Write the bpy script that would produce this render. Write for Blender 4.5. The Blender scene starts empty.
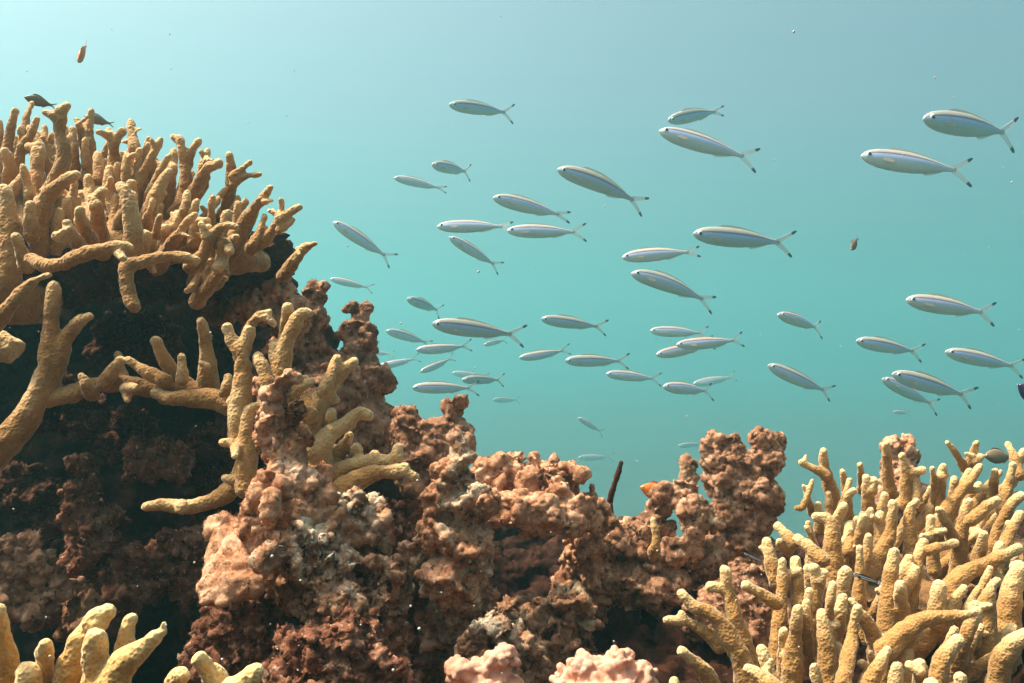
import bpy, bmesh, math, random
import numpy as np
from mathutils import Vector, Matrix

random.seed(7)
R = math.radians
scene = bpy.context.scene
COL = scene.collection

# ------------------------------------------------------------------ camera, sky, sun, exposure
FPX = 887.0                     # focal length in pixels of a 1024 px wide frame
CAMZ = 1.0                      # camera height above the sand
cam = bpy.data.cameras.new('camera')
cam.sensor_width = 36.0
cam.lens = 36.0 * FPX / 1024.0
cam.clip_start = 0.02
cam.clip_end = 400.0
cam_o = bpy.data.objects.new('camera', cam)
cam_o.location = (0, 0, CAMZ)
cam_o.rotation_euler = (R(90), 0, 0)
COL.objects.link(cam_o)
scene.camera = cam_o

SUN_DIR = Vector((-0.48, 0.04, 0.87)).normalized()      # towards the sun
el = math.asin(SUN_DIR.z)
az = math.atan2(SUN_DIR.x, SUN_DIR.y)
world = bpy.data.worlds.new('World')
scene.world = world
world.use_nodes = True
wn = world.node_tree
bg = wn.nodes['Background']
sky = wn.nodes.new('ShaderNodeTexSky')
sky.sky_type = 'NISHITA'
sky.sun_disc = False
sky.sun_elevation = el
sky.sun_rotation = az
sky.air_density = 0.4
sky.ozone_density = 0.4
sky.dust_density = 10.0
wn.links.new(sky.outputs[0], bg.inputs[0])
bg.inputs[1].default_value = 0.145

sun = bpy.data.lights.new('sun', 'SUN')
sun.energy = 5.0
sun.angle = R(5.0)
sun.color = (1.0, 0.86, 0.66)
sun_o = bpy.data.objects.new('sun', sun)
sun_o.rotation_euler = (-SUN_DIR).to_track_quat('-Z', 'Y').to_euler()
COL.objects.link(sun_o)

scene.view_settings.view_transform = 'Standard'
scene.view_settings.look = 'None'
scene.view_settings.gamma = 1.0
scene.view_settings.use_curve_mapping = False
scene.view_settings.exposure = 1.08

cy = scene.cycles
cy.use_denoising = True
try:
    cy.denoiser = 'OPENIMAGEDENOISE'
    cy.denoising_input_passes = 'RGB_ALBEDO_NORMAL'
except Exception:
    pass
cy.max_bounces = 8
cy.diffuse_bounces = 3
cy.glossy_bounces = 3
cy.transparent_max_bounces = 8
cy.volume_bounces = 3
cy.caustics_reflective = False
cy.caustics_refractive = False
cy.sample_clamp_indirect = 4.0

# ------------------------------------------------------------------ helpers
def P(px, py, d):
    """The point seen at a pixel of the photograph, d metres in front of the camera."""
    return Vector(((px - 512.0) / FPX * d, d, CAMZ + (341.5 - py) / FPX * d))

def tag(o, label=None, cat=None, group=None, kind=None):
    if label: o['label'] = label
    if cat: o['category'] = cat
    if group: o['group'] = group
    if kind: o['kind'] = kind
    return o

def empty(name, loc=(0, 0, 0)):
    o = bpy.data.objects.new(name, None)
    o.location = loc
    o.empty_display_size = 0.02
    COL.objects.link(o)
    return o

def link(name, me, mat=None, parent=None):
    o = bpy.data.objects.new(name, me)
    COL.objects.link(o)
    if mat is not None:
        me.materials.clear()
        me.materials.append(mat)
    if parent is not None:
        o.parent = parent
        o.matrix_parent_inverse = Matrix.Translation(-Vector(parent.location))
    return o

class MB:
    """Collects vertices and faces, builds one mesh."""
    def __init__(s):
        s.v, s.f = [], []
    def add(s, vs, fs):
        b = len(s.v)
        s.v.extend(vs)
        s.f.extend([tuple(i + b for i in f) for f in fs])
    def ring_tube(s, pts, rad, seg=10, squash=None):
        """Tube through pts with radii rad, closed by round caps."""
        P3, RR = [], []
        n = len(pts)
        t0 = (pts[1] - pts[0]).normalized(); t1 = (pts[-1] - pts[-2]).normalized()
        for a in (82, 62, 40, 20):
            P3.append(pts[0] - t0 * rad[0] * math.sin(R(a))); RR.append(rad[0] * math.cos(R(a)))
        P3 += list(pts); RR += list(rad)
        for a in (20, 40, 62, 82):
            P3.append(pts[-1] + t1 * rad[-1] * math.sin(R(a))); RR.append(rad[-1] * math.cos(R(a)))
        vs, fs = [], []
        ref = Vector((0.13, 1, 0.21)).normalized()
        m = len(P3)
        for i in range(m):
            t = (P3[min(i + 1, m - 1)] - P3[max(i - 1, 0)])
            if t.length < 1e-9: t = Vector((0, 0, 1))
            t.normalize()
            u = ref - t * ref.dot(t)
            if u.length < 0.15:
                u = Vector((1, 0, 0)) - t * t.x
            u.normalize()
            w = t.cross(u)
            for k in range(seg):
                a = 2 * math.pi * k / seg
                vs.append(P3[i] + (u * math.cos(a) + w * math.sin(a)) * RR[i])
        for i in range(m - 1):
            for k in range(seg):
                fs.append((i * seg + k, i * seg + (k + 1) % seg, (i + 1) * seg + (k + 1) % seg, (i + 1) * seg + k))
        fs.append(tuple(range(seg - 1, -1, -1)))
        fs.append(tuple((m - 1) * seg + k for k in range(seg)))
        s.add(vs, fs)
    def ellipsoid(s, c, r, seg=14, rings=9, rot=None):
        vs, fs = [], []
        c = Vector(c)
        for i in range(1, rings):
            ph = math.pi * i / rings
            for k in range(seg):
                a = 2 * math.pi * k / seg
                p = Vector((r[0] * math.sin(ph) * math.cos(a), r[1] * math.sin(ph) * math.sin(a), r[2] * math.cos(ph)))
                if rot is not None: p = rot @ p
                vs.append(c + p)
        top = len(vs); p = Vector((0, 0, r[2])); vs.append(c + (rot @ p if rot is not None else p))
        bot = len(vs); p = Vector((0, 0, -r[2])); vs.append(c + (rot @ p if rot is not None else p))
        for i in range(rings - 2):
            for k in range(seg):
                fs.append((i * seg + k, (i + 1) * seg + k, (i + 1) * seg + (k + 1) % seg, i * seg + (k + 1) % seg))
        for k in range(seg):
            fs.append((top, k, (k + 1) % seg))
            fs.append((bot, (rings - 2) * seg + (k + 1) % seg, (rings - 2) * seg + k))
        s.add(vs, fs)
    def mesh(s, name, smooth=True):
        me = bpy.data.meshes.new(name)
        me.from_pydata([tuple(v) for v in s.v], [], s.f)
        me.update()
        if smooth:
            me.polygons.foreach_set('use_smooth', [True] * len(me.polygons))
        return me

def catmull(pts, sub=5):
    out = []
    n = len(pts)
    for i in range(n - 1):
        p0 = pts[max(i - 1, 0)]; p1 = pts[i]; p2 = pts[i + 1]; p3 = pts[min(i + 2, n - 1)]
        for k in range(sub):
            t = k / sub
            out.append(0.5 * ((2 * p1) + (-p0 + p2) * t + (2 * p0 - 5 * p1 + 4 * p2 - p3) * t * t + (-p0 + 3 * p1 - 3 * p2 + p3) * t * t * t))
    out.append(pts[-1].copy())
    return out

# noise textures that shape the displaced surfaces
def tex(name, kind, size, **kw):
    t = bpy.data.textures.new(name, kind)
    t.noise_scale = size
    for k, v in kw.items(): setattr(t, k, v)
    return t
T_KNOB = tex('knob_noise', 'VORONOI', 0.030, distance_metric='DISTANCE_SQUARED')
T_KNOB2 = tex('small_knob_noise', 'VORONOI', 0.0125, distance_metric='DISTANCE_SQUARED')
T_NUB = tex('nub_noise', 'VORONOI', 0.0085, distance_metric='DISTANCE_SQUARED')
T_LUMP = tex('lump_noise', 'CLOUDS', 0.055, noise_depth=2)
T_BIG2 = tex('crevice_noise', 'CLOUDS', 0.13, noise_depth=2)
T_BIG = tex('big_lump_noise', 'CLOUDS', 0.5, noise_depth=3)
T_NODULE = tex('nodule_noise', 'VORONOI', 0.0068, distance_metric='DISTANCE_SQUARED')
T_CGRAIN = tex('coral_grain', 'CLOUDS', 0.0042, noise_depth=1)
T_RIDGE = tex('ridge_noise', 'MUSGRAVE', 0.034, musgrave_type='RIDGED_MULTIFRACTAL', octaves=5.0, lacunarity=2.1)
T_FINE = tex('fine_nub_noise', 'VORONOI', 0.0048, distance_metric='DISTANCE_SQUARED')
T_GRAIN = tex('grain_noise', 'CLOUDS', 0.007, noise_depth=3)
T_CORAL = tex('coral_noise', 'CLOUDS', 0.014, noise_depth=1)

PENDING = []
def sculpt(o, voxel, smooth=0, disp=(), post_smooth=0, after=None):
    """Queue an object for union by voxel remesh and displacement; all are baked together."""
    m = o.modifiers.new('remesh', 'REMESH'); m.mode = 'VOXEL'; m.voxel_size = voxel; m.use_smooth_shade = True
    if smooth:
        m = o.modifiers.new('smooth', 'SMOOTH'); m.factor = 0.5; m.iterations = smooth
    for t, strength, mid in disp:
        m = o.modifiers.new('displace', 'DISPLACE'); m.texture = t; m.strength = strength; m.mid_level = mid
        m.texture_coords = 'LOCAL'
    if post_smooth:
        m = o.modifiers.new('smooth2', 'SMOOTH'); m.factor = 0.5; m.iterations = post_smooth
    PENDING.append((o, after))

def bake_pending():
    dg = bpy.context.evaluated_depsgraph_get()
    res = []
    for o, after in PENDING:
        res.append(bpy.data.meshes.new_from_object(o.evaluated_get(dg)))
    for (o, after), me in zip(PENDING, res):
        mats = [m for m in o.data.materials]
        o.modifiers.clear()
        old = o.data
        o.data = me
        me.name = o.name
        if not me.materials:
            for m in mats: me.materials.append(m)
        bpy.data.meshes.remove(old)
        me.polygons.foreach_set('use_smooth', [True] * len(me.polygons))
        if after: after(o)
    PENDING.clear()

# ------------------------------------------------------------------ materials
def new_mat(name):
    m = bpy.data.materials.new(name)
    m.use_nodes = True
    nt = m.node_tree
    return m, nt, nt.nodes['Principled BSDF']

def N(nt, t, **kw):
    n = nt.nodes.new(t)
    for k, v in kw.items():
        if k.startswith('i_'):
            key = k[2:]
            key = int(key) if key.isdigit() else key.replace('_', ' ')
            n.inputs[key].default_value = v
        else:
            setattr(n, k, v)
    return n

def ramp(nt, fac, stops):
    r = nt.nodes.new('ShaderNodeValToRGB')
    e = r.color_ramp.elements
    while len(e) < len(stops): e.new(0.5)
    for i, (p, c) in enumerate(stops):
        e[i].position = p
        e[i].color = (*c, 1) if len(c) == 3 else c
    nt.links.new(fac, r.inputs[0])
    return r.outputs[0]

def mixc(nt, fac, a, b):
    m = nt.nodes.new('ShaderNodeMix'); m.data_type = 'RGBA'
    for sock, val in ((0, fac), (6, a), (7, b)):
        if hasattr(val, 'is_output'): nt.links.new(val, m.inputs[sock])
        else: m.inputs[sock].default_value = (*val, 1) if sock and len(val) == 3 else val
    return m.outputs[2]

def noise(nt, scale, detail=3, rough=0.55, vec=None):
    n = N(nt, 'ShaderNodeTexNoise')
    n.inputs['Scale'].default_value = scale; n.inputs['Detail'].default_value = detail; n.inputs['Roughness'].default_value = rough
    if vec is not None: nt.links.new(vec, n.inputs['Vector'])
    return n.outputs['Fac']

def coral_mat(name, body, dark, tip):
    m, nt, b = new_mat(name)
    tc = N(nt, 'ShaderNodeTexCoord')
    v = tc.outputs['Object']
    c = ramp(nt, noise(nt, 55, 4, 0.6, v), [(0.3, dark), (0.62, body)])
    at = N(nt, 'ShaderNodeAttribute', attribute_name='tip')
    c = mixc(nt, at.outputs['Fac'], c, tip)
    vo = N(nt, 'ShaderNodeTexVoronoi'); vo.inputs['Scale'].default_value = 430
    nt.links.new(v, vo.inputs['Vector'])
    spots = ramp(nt, vo.outputs['Distance'], [(0.10, (0.55, 0.52, 0.48)), (0.42, (1, 1, 1))])
    mm = nt.nodes.new('ShaderNodeMix'); mm.data_type = 'RGBA'; mm.blend_type = 'MULTIPLY'; mm.inputs[0].default_value = 0.6
    nt.links.new(c, mm.inputs[6]); nt.links.new(spots, mm.inputs[7])
    nt.links.new(mm.outputs[2], b.inputs['Base Color'])
    b.inputs['Roughness'].default_value = 0.75
    b.inputs['Specular IOR Level'].default_value = 0.15
    b.inputs['Sheen Weight'].default_value = 0.45
    b.inputs['Sheen Roughness'].default_value = 0.4
    b.inputs['Sheen Tint'].default_value = (1, 0.9, 0.7, 1)
    bp = N(nt, 'ShaderNodeBump'); bp.inputs['Strength'].default_value = 0.8; bp.inputs['Distance'].default_value = 0.0012
    nt.links.new(vo.outputs['Distance'], bp.inputs['Height'])
    nt.links.new(bp.outputs[0], b.inputs['Normal'])
    return m

def rock_mat(name, stops, patch, patch_amt=0.58, seed=0.0, spots=(0.66, 0.46, 0.33)):
    """Turf and algae crusted dead coral: mottled at three scales, with crusts of their own outline."""
    m, nt, b = new_mat(name)
    tc = N(nt, 'ShaderNodeTexCoord')
    mp = N(nt, 'ShaderNodeMapping'); mp.inputs['Location'].default_value = (seed, seed * 1.7, -seed)
    nt.links.new(tc.outputs['Object'], mp.inputs[0])
    v = mp.outputs[0]
    c = ramp(nt, noise(nt, 42, 8, 0.68, v), stops)
    pm = ramp(nt, noise(nt, 17, 6, 0.7, v), [(patch_amt, (0, 0, 0)), (patch_amt + 0.1, (1, 1, 1))])
    c = mixc(nt, pm, c, patch)
    sp = ramp(nt, noise(nt, 210, 3, 0.6, v), [(0.60, (0, 0, 0)), (0.74, (1, 1, 1))])
    c = mixc(nt, sp, c, spots)
    dk = ramp(nt, noise(nt, 120, 5, 0.65, v), [(0.33, (1, 1, 1)), (0.46, (0, 0, 0))])
    c2 = mixc(nt, dk, c, tuple(x * 0.45 for x in stops[0][1]))
    nt.links.new(c2, b.inputs['Base Color'])
    b.inputs['Roughness'].default_value = 0.9
    b.inputs['Specular IOR Level'].default_value = 0.1
    b1 = N(nt, 'ShaderNodeBump'); b1.inputs['Strength'].default_value = 0.9; b1.inputs['Distance'].default_value = 0.0022
    nt.links.new(noise(nt, 330, 6, 0.7, v), b1.inputs['Height'])
    nt.links.new(b1.outputs[0], b.inputs['Normal'])
    return m

M_CORAL = coral_mat('golden_coral', (0.39, 0.207, 0.068), (0.26, 0.132, 0.041), (0.70, 0.50, 0.25))
M_CORAL_PALE = coral_mat('pale_golden_coral', (0.39, 0.213, 0.068), (0.26, 0.132, 0.041), (0.76, 0.56, 0.29))
M_CORAL_NEAR = coral_mat('light_yellow_coral', (0.56, 0.33, 0.105), (0.45, 0.25, 0.07), (0.78, 0.57, 0.27))
M_CORAL_BROWN = coral_mat('brown_coral', (0.36, 0.185, 0.06), (0.24, 0.118, 0.037), (0.66, 0.44, 0.21))
M_CORAL_DARK = coral_mat('dark_coral_base', (0.24, 0.12, 0.042), (0.13, 0.06, 0.022), (0.3, 0.2, 0.1))  # darker brown coral for the base between the fingers
CAVE_SHADE = [(0.30, (0.011, 0.0035, 0.0015)), (0.5, (0.028, 0.009, 0.004)), (0.7, (0.075, 0.027, 0.013))]
PINK = [(0.31, (0.15, 0.06, 0.03)), (0.46, (0.42, 0.195, 0.10)), (0.58, (0.62, 0.355, 0.215)), (0.72, (0.80, 0.56, 0.39))]
BROWN = [(0.32, (0.08, 0.034, 0.018)), (0.48, (0.29, 0.14, 0.075)), (0.61, (0.50, 0.29, 0.175)), (0.74, (0.70, 0.48, 0.33))]
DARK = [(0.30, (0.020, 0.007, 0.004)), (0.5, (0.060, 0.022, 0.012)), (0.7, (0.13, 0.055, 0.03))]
RED = [(0.32, (0.06, 0.022, 0.012)), (0.50, (0.18, 0.07, 0.038)), (0.7, (0.36, 0.18, 0.11))]
M_PINK = rock_mat('pink_turf_rock', PINK, (0.58, 0.36, 0.24), 0.62, 0.3)
M_PINK2 = rock_mat('pale_turf_rock', PINK, (0.62, 0.51, 0.36), 0.52, 3.1)
M_BROWN = rock_mat('brown_turf_rock', BROWN, (0.55, 0.36, 0.25), 0.60, 5.7)
M_BROWN2 = rock_mat('olive_turf_rock', BROWN, (0.42, 0.33, 0.20), 0.55, 9.2)
M_DARK = rock_mat('dark_shade_toned_rock', DARK, (0.09, 0.03, 0.02), 0.6, 1.9, (0.12, 0.08, 0.055))  # hollow shade put into this rock colour; plain dark tone on the sponge
M_CAVE = rock_mat('shade_painted_rock', CAVE_SHADE, (0.035, 0.011, 0.006), 0.62, 4.4, (0.07, 0.035, 0.024))  # shade of the hollow and holes is painted into this near-black colour
M_RED = rock_mat('red_crusted_rock', RED, (0.38, 0.24, 0.16), 0.60, 7.7)
M_CRUST = rock_mat('pale_crusted_rock', BROWN, (0.62, 0.50, 0.36), 0.49, 12.4, (0.70, 0.58, 0.44))

def nodular_mat():
    m, nt, b = new_mat('nodular_pink_coral')
    tc = N(nt, 'ShaderNodeTexCoord'); v = tc.outputs['Object']
    c = ramp(nt, noise(nt, 60, 4, 0.6, v), [(0.35, (0.52, 0.24, 0.15)), (0.65, (0.66, 0.37, 0.26))])
    nt.links.new(c, b.inputs['Base Color'])
    b.inputs['Roughness'].default_value = 0.8
    b.inputs['Specular IOR Level'].default_value = 0.15
    b1 = N(nt, 'ShaderNodeBump'); b1.inputs['Strength'].default_value = 0.6; b1.inputs['Distance'].default_value = 0.001
    nt.links.new(noise(nt, 500, 3, 0.6, v), b1.inputs['Height'])
    nt.links.new(b1.outputs[0], b.inputs['Normal'])
    return m
M_NOD = nodular_mat()

def sand_mat():
    m, nt, b = new_mat('sand')
    tc = N(nt, 'ShaderNodeTexCoord'); v = tc.outputs['Object']
    c = ramp(nt, noise(nt, 6, 8, 0.7, v), [(0.3, (0.018, 0.052, 0.048)), (0.7, (0.032, 0.082, 0.075))])
    nt.links.new(c, b.inputs['Base Color']); b.inputs['Roughness'].default_value = 0.95
    b1 = N(nt, 'ShaderNodeBump'); b1.inputs['Distance'].default_value = 0.02
    nt.links.new(noise(nt, 18, 6, 0.6, v), b1.inputs['Height']); nt.links.new(b1.outputs[0], b.inputs['Normal'])
    return m

def plain_mat(name, col, rough=0.5, metal=0.0, alpha=1.0, spec=0.4):
    m, nt, b = new_mat(name)
    tc = N(nt, 'ShaderNodeTexCoord')
    c = ramp(nt, noise(nt, 9, 3, 0.5, tc.outputs['Object']), [(0.3, tuple(x * 0.85 for x in col)), (0.7, col)])
    nt.links.new(c, b.inputs['Base Color'])
    b.inputs['Roughness'].default_value = rough
    b.inputs['Metallic'].default_value = metal
    b.inputs['Alpha'].default_value = alpha
    b.inputs['Specular IOR Level'].default_value = spec
    return m

# ------------------------------------------------------------------ water, seabed
haze_me = MB()
def box(mb, lo, hi):
    x0, y0, z0 = lo; x1, y1, z1 = hi
    mb.add([Vector(p) for p in ((x0,y0,z0),(x1,y0,z0),(x1,y1,z0),(x0,y1,z0),(x0,y0,z1),(x1,y0,z1),(x1,y1,z1),(x0,y1,z1))],
           [(0,3,2,1),(4,5,6,7),(0,1,5,4),(1,2,6,5),(2,3,7,6),(3,0,4,7)])
box(haze_me, (-104, -104, -2.8), (104, 104, 6.0))
hm = bpy.data.materials.new('hazy_water'); hm.use_nodes = True
nt = hm.node_tree
nt.nodes.remove(nt.nodes['Principled BSDF'])
pv = nt.nodes.new('ShaderNodeVolumePrincipled')
pv.inputs['Color'].default_value = (0.20, 0.51, 0.535, 1)
pv.inputs['Density'].default_value = 0.048
pv.inputs['Anisotropy'].default_value = 0.5
nt.links.new(pv.outputs[0], nt.nodes['Material Output'].inputs['Volume'])
haze = link('haze', haze_me.mesh('haze', False), hm)
tag(haze, 'hazy blue green sea water filling the whole view', 'water', kind='stuff')

mb = MB()
n = 40
for i in range(n + 1):
    for j in range(n + 1):
        x = -100 + 200 * i / n; y = -100 + 200 * j / n
        mb.v.append(Vector((x, y, -1.6 + 0.05 * math.sin(x * 1.3 + y * 0.4) + 0.04 * math.sin(y * 1.1 - x * 0.7))))
for i in range(n):
    for j in range(n):
        a = i * (n + 1) + j
        mb.f.append((a, a + n + 1, a + n + 2, a + 1))
seabed = link('seabed', mb.mesh('seabed'), sand_mat())
tag(seabed, 'sandy sea floor under the reef', 'seabed', kind='structure')

# ------------------------------------------------------------------ reef rocks
ROCK_DISP = [(T_LUMP, 0.012, 0.4), (T_RIDGE, 0.008, 0.85), (T_KNOB, -0.017, 0.35), (T_KNOB2, -0.0075, 0.3), (T_FINE, -0.0034, .3), (T_GRAIN, 0.0045, 0.5)]
NARROW_DISP = [(T_LUMP, 0.008, 0.5), (T_RIDGE, 0.006, 0.85), (T_KNOB, -0.006, 0.3), (T_KNOB2, -0.0085, 0.4), (T_FINE, -0.0034, .3), (T_GRAIN, 0.0045, 0.5)]
SMOOTH_DISP = [(T_LUMP, 0.022, 0.5), (T_KNOB, -0.010, 0.35), (T_GRAIN, 0.0025, 0.5)]
CRAG_DISP = [(T_LUMP, 0.030, 0.5), (T_RIDGE, 0.012, 0.85), (T_KNOB2, -0.010, 0.3), (T_FINE, -0.0034, .3), (T_GRAIN, 0.007, 0.5)]

def blobs_mesh(name, blobs, d0, jitter=0.12):
    mb = MB()
    for b in blobs:
        x, y, rx, ry = b[:4]
        d = d0 + (b[4] if len(b) > 4 else 0.0)
        s = d / FPX
        rd = (b[5] if len(b) > 5 else 0.5 * (rx + ry)) * s
        rot = Matrix.Rotation(random.uniform(-0.25, 0.25), 3, 'Y')
        mb.ellipsoid(P(x, y, d), (rx * s, rd, ry * s), rot=rot)
    return mb.mesh(name)

def rock(name, label, d0, blobs, mat, cat='rock', group=None, disp=ROCK_DISP, voxel=None, kind=None, smooth=1):
    """One rock: swollen lumps grown together. Its origin is its foot."""
    me = blobs_mesh(name, blobs, d0)
    zs = [v.co.z for v in me.vertices]
    cx = sum(v.co.x for v in me.vertices) / len(zs)
    base = Vector((cx, d0, min(zs)))
    for v in me.vertices: v.co -= base
    o = link(name, me, mat)
    o.location = base
    tag(o, label, cat, group or ('knobbly reef rocks' if cat == 'rock' else None), kind)
    sculpt(o, voxel or 0.0014 * max(d0, 0.6) / 0.85, smooth, disp)
    return o

def part_rock(name, d0, blobs, mat, parent, label=None, disp=ROCK_DISP, voxel=None):
    me = blobs_mesh(name, blobs, d0)
    o = link(name, me, mat)
    o.parent = parent
    base = Vector(parent.location)
    for v in me.vertices: v.co -= base
    if label: o['label'] = label
    sculpt(o, voxel or 0.0024 * d0 / 0.85, 1, disp)
    return o

# the reef body behind and under everything
SLOPE = [(-60,520,170,230,.15,120),(90,560,150,160,.1,90),(230,560,130,200,.12,80),(290,420,70,90,.04,60),(350,560,120,150,.1,80),(470,640,120,110,.15,90),
         (600,660,130,110,.2,90),(740,650,140,100,.2,90),(880,640,140,110,.2,100),(1020,640,150,130,.15,110),(330,820,900,140,-.15,220),(1080,760,200,200,0,150),
         (150,300,150,60,.1,80),(-60,300,150,120,.1,100),(620,800,700,120,-.2,200),(110,380,150,110,.12,60),(530,570,90,90,.40,50),(225,345,80,80,.1,60)]
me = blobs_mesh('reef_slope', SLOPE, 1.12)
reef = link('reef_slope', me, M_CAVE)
tag(reef, 'reef slope, darkened to stand in for shade, that the coral heads and rocks grow on', 'reef', kind='structure')
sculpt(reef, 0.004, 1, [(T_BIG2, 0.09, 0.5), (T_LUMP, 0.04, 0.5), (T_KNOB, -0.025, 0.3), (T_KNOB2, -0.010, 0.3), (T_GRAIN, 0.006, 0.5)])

pinn = rock('rock_pinnacle', 'knobbly pink topped rock pinnacle standing before the forked mid-reef corals', .62,
     [(286,381,15,12),(281,394,17,14),(292,408,16,15),(272,412,17,13),(278,432,22,20),(292,436,18,20),(284,458,25,22),(290,482,31,24),(312,488,24,26),(300,512,36,26),(285,530,40,28),(318,540,30,34)],
     M_PINK, disp=[(T_LUMP, 0.012, 0.5), (T_RIDGE, 0.008, 0.85), (T_KNOB2, -0.011, 0.3), (T_FINE, -0.0034, 0.3), (T_GRAIN, 0.0045, 0.5)], voxel=.0013)
rock('crusted_rock', 'rounded rock with whitish crust on its crown right of the pinnacle', .65,
     [(345,508,17,20),(362,520,18,30),(350,545,26,30),(340,570,28,24)], M_CRUST, disp=CRAG_DISP)
rock('ledge_rock', 'pale crusted ledge rock below the pinnacle with a bright lip', .62,
     [(300,545,34,14,-.02),(285,552,24,12,-.03),(325,565,32,16,-.02),(345,590,28,18,-.02),(320,600,34,26),(300,575,30,18,.05),(365,585,20,22)], M_CRUST, disp=CRAG_DISP)
rock('boulder', 'dark rounded reddish boulder at the bottom edge below the ledge rock', .58,
     [(315,650,46,34),(345,640,36,32),(300,680,40,40),(350,690,50,50),(380,650,20,30,.05)], M_RED, disp=CRAG_DISP)
rock('red_rock', 'low red crusted rock under the plate coral', .68,
     [(235,622,36,30),(258,600,24,24),(215,640,26,24),(262,640,28,34),(240,670,50,40)], M_RED, disp=CRAG_DISP)
rock('column_rock', 'tall rough column of turf rock with pink knobbly crown, left of the dark hole', .84,
     [(459,447,14,15),(455,462,19,16),(447,478,20,18),(462,480,18,20),(443,498,22,18),(465,505,26,24),(482,502,14,19,-.02),(450,530,28,24),(465,545,26,26),(455,575,28,32),(468,600,28,30,.03),(450,620,34,36,.07),(470,660,40,50,.1)],
     M_PINK2, disp=[(T_LUMP, 0.022, 0.5), (T_RIDGE, 0.011, 0.85), (T_KNOB2, -0.009, 0.35), (T_FINE, -0.0036, 0.4), (T_GRAIN, 0.006, 0.5)], voxel=.0014)
rock('knob_rock', 'brown two headed rock with a blunt upright knob, behind the column rock', .98,
     [(410,432,18,20),(425,440,20,20),(437,434,16,12),(456,412,9,11),(455,426,11,13),(450,445,20,20),(425,465,32,26)], M_BROWN)
rock('turf_rock', 'dark red furry turf rock between the pinnacle and the column rock', .90,
     [(400,512,26,18),(385,540,28,30),(412,545,24,30),(395,580,30,30)], M_RED, disp=CRAG_DISP)
rock('hollow_rock', 'dark brown hollowed rock low between ledge rock and column rock', .86,
     [(400,585,28,26),(425,560,16,22),(390,625,40,30,.06),(420,650,40,40,.08)], M_BROWN2, disp=CRAG_DISP)
shelf = rock('shelf_rock', 'broad flat topped pinkish rock shelf overhanging a dark hole', .93,
     [(488,474,18,12),(512,466,13,11),(500,486,22,12),(540,469,13,12),(530,484,24,13),(556,474,9,12),(558,492,12,14,-.02),(574,482,9,13),(575,496,11,14),(572,514,16,16,-.03),(592,505,9,22),(500,510,24,17,-.03),(530,512,32,18,-.04),(555,515,22,15,-.03),(582,545,15,30,.03),(592,570,16,36,.05),(578,590,22,30,.06)], M_PINK)
rock('layered_rock', 'brown layered rock below the shelf with a pale lip', .86,
     [(562,600,30,14),(565,618,32,16),(560,640,36,20),(530,640,34,26),(515,615,24,12,.04),(590,628,14,10,-.01),(550,680,60,40)], M_BROWN2, disp=CRAG_DISP)
rock('crumbly_rock', 'low crumbly pink and grey rock crusted with a pale fringe, beside the column foot', .80,
     [(495,622,18,16),(507,640,22,18),(480,640,20,26),(500,670,40,30)], M_CRUST, disp=CRAG_DISP)
rock('mound_rock', 'rubbly brown mound carrying the thin upright stick sponge', .98,
     [(597,512,8,8),(600,527,11,9),(618,530,20,12),(640,528,22,12),(612,548,22,14),(636,552,24,16),(655,556,22,14),(625,575,36,22),(655,585,34,26),(615,605,40,34,.03),(650,625,44,40,.06),(620,650,60,50,.08),(690,640,50,50,.07)], M_BROWN)
rock('small_knob_rock', 'cluster of rounded grey topped knobs left of the tall pillar', 1.0,
     [(663,493,9,10),(662,508,12,12),(687,467,10,9),(687,480,9,10),(684,497,15,15),(692,511,15,14,-.03),(692,530,13,16,-.03),(712,522,9,13),(664,534,14,14),(680,552,18,16,-.03),(668,560,14,14),(700,560,28,22),(690,590,40,30,.06)], M_BROWN2, disp=NARROW_DISP)
rock('pillar_rock', 'tall stout brown pillar with a knobbly twin crown against open water', 1.08,
     [(714,442,11,9),(732,446,13,12),(762,441,13,11),(775,446,9,12),(716,462,12,12),(740,465,22,17),(766,466,17,20),(722,482,18,17),(752,490,28,24),(768,495,14,22),(732,512,22,22),(755,522,22,22),(742,540,24,18),(720,548,22,18),(755,555,22,18),(735,575,46,24)],
     M_BROWN, disp=NARROW_DISP, voxel=.0015)
rock('far_knob_rock', 'pale knob of rock rising behind the right coral thicket', 1.30,
     [(893,446,12,10),(908,442,11,9),(902,456,16,14),(900,475,20,20),(900,500,30,26)], M_PINK, disp=NARROW_DISP)
rock('nested_rock', 'low pinkish rock tucked at the left foot of right coral thicket', .92,
     [(755,574,16,9),(745,585,18,12),(768,590,14,14),(735,600,24,18),(760,610,26,22),(720,620,30,26),(765,640,40,30)], M_BROWN)
rock('back_pillar', 'dark pillar with pale flat crown, behind the forked mid-reef corals', 1.06,
     [(353,309,7,7),(365,310,8,7),(359,320,10,10),(353,336,12,13),(365,340,13,18),(357,360,17,24),(366,380,19,28),(386,378,6,18),(360,420,28,36),(372,440,20,24),(345,430,36,40)], M_BROWN, disp=NARROW_DISP)
rock('back_tower', 'dark blunt tower of rock next to the back pillar, under the coral dome', 1.04,
     [(311,287,7,8),(321,288,6,8),(316,301,10,12),(314,325,12,22),(316,352,16,22),(296,340,22,40),(330,390,36,36),(300,400,50,40)], M_BROWN, disp=NARROW_DISP)
rock('crowned_rock', 'dark rock with a pink nubbly crown against the coral dome', .92,
     [(256,268,12,8),(272,264,12,8),(282,274,10,12),(262,282,22,14),(275,292,20,18),(258,304,24,22),(290,318,18,22)], M_PINK, disp=[(T_LUMP, 0.012, 0.5), (T_KNOB2, -0.008, 0.35), (T_FINE, -0.0036, 0.4), (T_GRAIN, 0.0045, 0.5)])
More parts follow.
